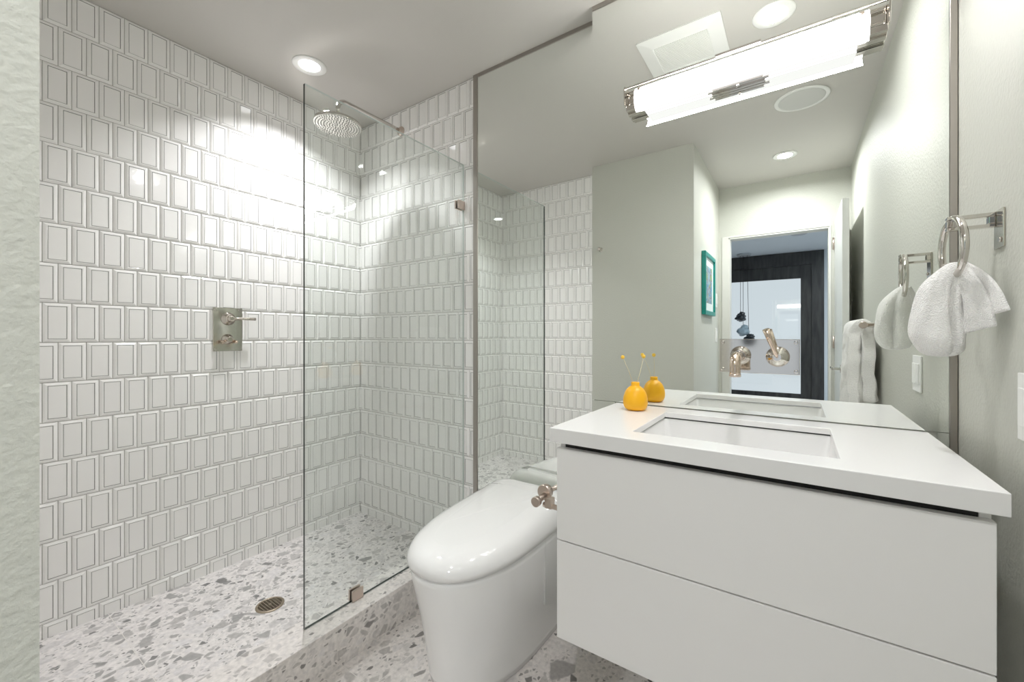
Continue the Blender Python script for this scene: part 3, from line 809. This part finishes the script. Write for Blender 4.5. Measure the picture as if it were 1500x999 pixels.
# ------------------------------------------------------------------ vase with dried flowers
VX, VY = -0.450, 1.390
t = Thing('bud_vase', 'small round yellow ceramic bud vase on the countertop by the mirror', 'vase', (VX, VY, KZ1))
bm = B()
lathe(bm, (VX, VY, KZ1 + 0.0005), (0, 0, 1), [(0, 0.022), (0.0008, 0.027), (0.004, 0.0325), (0.011, 0.0375), (0.022, 0.0402), (0.034, 0.0403), (0.047, 0.0383), (0.058, 0.0347), (0.067, 0.0300), (0.074, 0.0240), (0.0785, 0.0180), (0.0805, 0.0150), (0.083, 0.0135), (0.092, 0.0138), (0.0935, 0.0128), (0.092, 0.0105), (0.080, 0.0095)], 40)
t.part('vase_body', bm, [YELLOW])
def flower(tip, label):
    tx, ty, tz = tip
    f = Thing('dried_flower', label, 'flower', (VX, VY, KZ1 + 0.09), 'dried flowers in the yellow vase')
    s = Vector((VX + (tx - VX) * 0.12, VY + (ty - VY) * 0.12, KZ1 + 0.082)); e = Vector(tip)
    mid = (s + e) / 2 + Vector((0.002, 0, 0.001))
    bm = B(); tube(bm, [s, mid, e], 0.0009, 8); f.part('stem', bm, [STEM])
    bm = B(); blob(bm, e, 0.0064, sub=3, rough=0.25); f.part('bloom', bm, [FLOWER])
flower((-0.494, 1.390, 1.071), 'dried yellow ball flower leaning left in the vase')
flower((-0.437, 1.438, 1.073), 'dried yellow ball flower leaning right towards the mirror')

# ------------------------------------------------------------------ towel ring and washcloth
t = Thing('towel_ring', 'polished nickel towel ring on a slotted bracket on the right wall', 'towel ring', (XR, 1.25, 1.385))
bm = B()
box(bm, XR - 0.004, XR - 0.0003, 1.212, 1.258, 1.320, 1.397)
t.part('wall_plate', bm, [HUB], bevel=0.001)
bm = B()
fr = (0.262, XR - 0.004, 1.366, 1.396)
box(bm, fr[0], fr[1], 1.246, 1.260, 1.388, 1.396); box(bm, fr[0], fr[1], 1.246, 1.260, 1.366, 1.373)
box(bm, fr[0], fr[0] + 0.010, 1.246, 1.260, 1.373, 1.388); box(bm, fr[1] - 0.010, fr[1], 1.246, 1.260, 1.373, 1.388)
t.part('bracket_arm', bm, [NICKEL], bevel=0.0015)
screw(t, None, (XR - 0.004, 1.222, 1.335), (-1, 0, 0), 0.005)
bm = B()
hd_ = Vector((0.06, -0.998, 0)).normalized(); RR = 0.062; RC = Vector((0.272, 1.253, 1.392 - RR))
pts = [RC + hd_ * RR * math.sin(2 * math.pi * k / 48) + Vector((0, 0, 1)) * RR * math.cos(2 * math.pi * k / 48) for k in range(48)]
tube(bm, pts, [0.0068 if abs(k - 24) > 6 else 0.0062 for k in range(48)], 16, closed=True)
t.part('ring', bm, [NICKEL])

def fold_noise(p, amp, f=22):
    return noise.noise(p * f) * amp
t = Thing('washcloth', 'small white terry washcloth pulled through the towel ring on the right wall', 'towel', (0.27, 1.25, 1.10))
bm = B()
secs = [(1.300, 0.274, 0.004, 0.008), (1.292, 0.270, 0.014, 0.014), (1.278, 0.263, 0.024, 0.020), (1.262, 0.257, 0.032, 0.025), (1.240, 0.252, 0.037, 0.029), (1.215, 0.249, 0.040, 0.031),
        (1.190, 0.247, 0.042, 0.032), (1.165, 0.247, 0.044, 0.033), (1.142, 0.248, 0.044, 0.033), (1.124, 0.249, 0.042, 0.031), (1.112, 0.250, 0.038, 0.027), (1.104, 0.251, 0.030, 0.020), (1.100, 0.252, 0.016, 0.010)]
rings = []
NS = 72
for z, cx, hx, hy in secs:
    q = (1.30 - z) / 0.2
    r = []
    for k in range(NS):
        a_ = 2 * math.pi * k / NS
        c, s_ = math.cos(a_), math.sin(a_)
        # crease facing the camera on the right third, open fold facing the mirror
        m_ = 1 - 0.42 * math.exp(-((a_ - math.radians(302)) / 0.16) ** 2) * min(1, q * 2.2) * (1 - 0.55 * max(0, q - 0.7) / 0.3)
        m_ -= 0.68 * math.exp(-((a_ - math.radians(95)) / 0.24) ** 2) * min(1, q * 2) * (1 - max(0, q - 0.85) / 0.15)
        m_ += 0.05 * math.sin(3 * a_ + z * 22) + 0.035 * math.sin(6 * a_ - z * 45)
        m_ -= 0.16 * math.exp(-((a_ - math.radians(248)) / 0.14) ** 2) * min(1, q * 3) * max(0, 1 - q / 0.75)
        p_ = Vector((cx + hx * c * m_, 1.247 + hy * s_ * m_, z))
        nz = noise.noise(p_ * 26 + Vector((3, 1, 7))) * 0.0085 + noise.noise(p_ * 60) * 0.0025 + noise.noise(p_ * 140) * 0.0009
        d = Vector((c, s_, 0)); r.append(p_ + d * nz)
    rings.append(r)
loft(bm, rings)
t.part('hanging_loop', bm, [TERRY], sub=1)
def sheet(bm, top, bottom, nu=26, nv=26, wave=(3.0, 0.006), bulge=Vector((0, 0, 0)), dirw=Vector((0, -1, 0)), gather=1.0):
    """ruled cloth between a short top segment and a wide bottom segment"""
    t0, t1, b0, b1 = [Vector(q) for q in (*top, *bottom)]
    g = []
    for j in range(nv + 1):
        v = j / nv; row = []
        for i in range(nu + 1):
            u = i / nu
            p_ = (t0.lerp(t1, u)).lerp(b0.lerp(b1, u), v ** 0.92)
            p_ = p_ + bulge * math.sin(math.pi * v) + dirw * math.sin(u * math.pi * wave[0] + 0.6) * wave[1] * (0.35 + 0.65 * v)
            p_ += dirw * noise.noise(p_ * 50) * 0.002
            row.append(bm.verts.new(p_))
        g.append(row)
    for j in range(nv):
        for i in range(nu):
            f = bm.faces.new((g[j][i], g[j][i + 1], g[j + 1][i + 1], g[j + 1][i])); f.smooth = True
bm = B(); sheet(bm, ((0.272, 1.247, 1.290), (0.286, 1.235, 1.296)), ((0.284, 1.238, 1.148), (0.318, 1.195, 1.163)), wave=(2.2, 0.005), bulge=Vector((0.004, -0.012, 0.004)))
t.part('front_tail', bm, [TERRY], solid=0.0065, sub=1)
bm = B(); sheet(bm, ((0.276, 1.250, 1.292), (0.290, 1.240, 1.298)), ((0.300, 1.262, 1.175), (0.326, 1.155, 1.192)), wave=(1.6, 0.004), bulge=Vector((0.004, -0.004, 0.012)))
t.part('rear_tail', bm, [TERRY], solid=0.0065, sub=1)

# ------------------------------------------------------------------ towel bar with towel (seen in the mirror)
BX, BZ = 0.262, 1.196
t = Thing('towel_bar', 'round nickel towel bar on the right wall near the door, seen in the mirror', 'towel bar', (XR, 0.2, BZ))
bm = B(); cyl(bm, (BX, -0.13, BZ), (BX, 0.42, BZ), 0.009)
t.part('bar', bm, [NICKEL])
for y in (-0.11, 0.40):
    bm = B(); lathe(bm, (XR - 0.0003, y, BZ), (-1, 0, 0), [(0, 0.022), (0.006, 0.022), (0.008, 0.012), (XR - BX, 0.012)]); p_ = t.part('post', bm, [NICKEL])
    bm = B(); s_ = 1 if y > 0 else -1; lathe(bm, (BX, y, BZ), (0, s_, 0), [(-0.01, 0.016), (0.018, 0.017), (0.022, 0.014)]); t.part('end_knob', bm, [SATIN], parent=p_)
bm = B()
prof = [(0.233, 0.722), (0.232, 0.80), (0.231, 0.90), (0.231, 1.00), (0.232, 1.09), (0.235, 1.15), (0.243, 1.190), (0.262, 1.206), (0.280, 1.190), (0.286, 1.15), (0.288, 1.05), (0.289, 0.95), (0.290, 0.86), (0.290, 0.82)]
fine = []
for (a0, b0), (a1, b1) in zip(prof[:-1], prof[1:]):
    for k in range(4):
        fine.append((a0 + (a1 - a0) * k / 4, b0 + (b1 - b0) * k / 4))
fine.append(prof[-1])
g = []
NY = 60
for x, z in fine:
    drop = max(0.0, (1.20 - z) / 0.45)
    row = []
    for i in range(NY + 1):
        u = i / NY; y = 0.06 + 0.30 * u
        y += (u - 0.5) * 0.05 * drop
        sgn = -1 if x < BX else 1
        w = math.sin(u * math.pi * 5 + 0.7) * (0.012 if sgn < 0 else 0.005) * min(1, drop * 1.6)
        p_ = Vector((x + w, y, z + (0.0 if sgn > 0 else -0.03 * math.sin(u * 3.1) * drop)))
        p_.x += noise.noise(p_ * 22) * 0.012
        p_.y += noise.noise(p_ * 16 + Vector((5, 5, 5))) * 0.016
        row.append(bm.verts.new(p_))
    g.append(row)
for j in range(len(g) - 1):
    for i in range(NY):
        f = bm.faces.new((g[j][i], g[j][i + 1], g[j + 1][i + 1], g[j + 1][i])); f.smooth = True
single('hand_towel', bm, [TERRY], 'long white hand towel draped over the towel bar, seen in the mirror', 'towel', (0.26, 0.2, 0.72), solid=0.050, sub=1)

# ------------------------------------------------------------------ switches, hook, picture
t = Thing('light_switch', 'white light switch plate low on the right wall at the right edge', 'light switch', (XR, 1.085, 1.018))
bm = B(); box(bm, XR - 0.006, XR - 0.0003, 1.030, 1.141, 0.958, 1.078); t.part('plate', bm, [PLASTIC], bevel=0.0015)
for y0, y1 in ((1.044, 1.080), (1.091, 1.127)):
    bm = B(); box(bm, XR - 0.010, XR - 0.006, y0, y1, 0.984, 1.052); t.part('rocker', bm, [PLASTIC], bevel=0.001)
for zc, lb, nm in ((1.44, 'small white wall control beside the teal picture, the upper one', 'wall_control'), (1.150, 'small white switch plate below the teal picture, the lower one', 'light_switch')):
    t = Thing(nm, lb, 'light switch', (XS, -0.83, zc))
    bm = B(); box(bm, XS + 0.0003, XS + 0.007, -0.865, -0.795, zc - 0.057, zc + 0.057); t.part('plate', bm, [PLASTIC], bevel=0.0015)
    bm = B(); box(bm, XS + 0.007, XS + 0.011, -0.847, -0.813, zc - 0.033, zc + 0.033); t.part('rocker', bm, [PLASTIC], bevel=0.001)
bm = B(); lathe(bm, (-1.211, YS + 0.0003, 1.788), (0, 1, 0), [(0, 0.016), (0.003, 0.016), (0.005, 0.007), (0.022, 0.007), (0.026, 0.013), (0.034, 0.014), (0.038, 0.010)], 28)
single('robe_hook', bm, [NICKEL], 'small round metal robe hook on the grey-green wall, seen in the mirror', 'hook', (-1.211, YS, 1.788))
t = Thing('framed_picture', 'teal-framed colourful print on the entry side wall, seen in the mirror', 'picture', (XS, -0.42, 1.53))
py0, py1, pz0, pz1 = -0.640, -0.205, 1.298, 1.752
bm = B()
w = 0.030
for q in ((py0, py1, pz1 - w, pz1), (py0, py1, pz0, pz0 + w), (py0, py0 + w, pz0 + w, pz1 - w), (py1 - w, py1, pz0 + w, pz1 - w)):
    box(bm, XS + 0.0005, XS + 0.028, *q)
t.part('picture_frame', bm, [TEAL], bevel=0.002)
bm = B(); box(bm, XS + 0.0005, XS + 0.014, py0 + w, py1 - w, pz0 + w, pz1 - w); t.part('mat_board', bm, [MAT_BOARD])
bm = B(); box(bm, XS + 0.014, XS + 0.0145, py0 + w + 0.06, py1 - w - 0.06, pz0 + w + 0.06, pz1 - w - 0.06); t.part('print', bm, [ART])

# ------------------------------------------------------------------ door leaf, standing open against the right wall
d = B(); box(d, 0.236, 0.272, YD + 0.014, -0.345, 0.012, 2.015)
door = structure('door_1', d, [DOORWHITE], bevel=0.0015)
bm = B(); lathe(bm, (0.236, -0.41, 0.93), (-1, 0, 0), [(0, 0.026), (0.006, 0.026), (0.008, 0.010), (0.045, 0.009)]); tube(bm, [(0.192, -0.41, 0.93), (0.190, -0.45, 0.93), (0.192, -0.53, 0.93)], 0.008, 12)
link_mesh('door_handle', bm, [NICKEL], parent=door)
bm = B()
for z in (0.25, 1.05, 1.80):
    cyl(bm, (0.229, YD + 0.020, z), (0.229, YD + 0.020, z + 0.09), 0.006, seg=12)
link_mesh('hinges', bm, [SATIN], parent=door)

# added unseen fill lamp that brightens the hall seen through the doorway
t = Thing('hall_fill_lamp', 'added unseen fill lamp on the hall ceiling, out of the direct view', 'ceiling light', (0.9, -2.6, ZC))
bm = B(); lathe(bm, (0.9, -2.6, ZC + 0.009), (0, 0, -1), [(0, 0.16), (0.03, 0.16), (0.04, 0.15)], 32); t.part('fill_lamp_body', bm, [PLASTIC])
ld = bpy.data.lights.new('hall_fill_light', 'AREA'); ld.shape = 'DISK'; ld.size = 0.3; ld.energy = 26; ld.color = (0.90, 0.95, 1.0)
lo = bpy.data.objects.new('hall_fill_light', ld); COL.objects.link(lo); lo.location = (0, 0, -0.035); lo.parent = t.o
# ------------------------------------------------------------------ pendant and detector in the hall
PY = -4.45
t = Thing('glass_pendant', 'cluster pendant of dark and clear glass blobs in the hall, seen in the mirror', 'pendant light', (-0.69, PY, ZC))
bm = B(); lathe(bm, (-0.690, PY, ZC + 0.009), (0, 0, -1), [(0, 0.10), (0.02, 0.10), (0.025, 0.095)], 32); t.part('canopy', bm, [pbr('grey_canopy', (0.4, 0.42, 0.44), 0.4)])
for (x, z, r, m_, cx) in ((-0.735, 1.43, 0.072, SMOKE, -0.735), (-0.698, 1.21, 0.085, CLEARBLOB, -0.70), (-0.620, 1.055, 0.095, SMOKE, -0.645)):
    bm = B(); blob(bm, (x, PY, z), r, 1, 1, 0.85, 3, 0.35)
    blob(bm, (x + 0.02, PY + 0.01, z + r * 0.8), r * 0.6, 1, 1, 0.8, 3, 0.3)
    bp_ = t.part('glass_blob', bm, [m_])
    bm = B(); tube(bm, [(x, PY, z + r * 0.9), (cx, PY, ZC - 0.01)], 0.003, 8); t.part('cord', bm, [BLACK], parent=bp_)
bm = B(); lathe(bm, (0.02, -3.25, ZC + 0.009), (0, 0, -1), [(0, 0.09), (0.02, 0.09), (0.028, 0.08)], 32)
single('smoke_detector', bm, [pbr('grey_detector', (0.45, 0.47, 0.5), 0.5)], 'flat grey disc on the hall ceiling beyond the doorway, seen in the mirror', 'smoke detector', (0.02, -3.25, ZC))
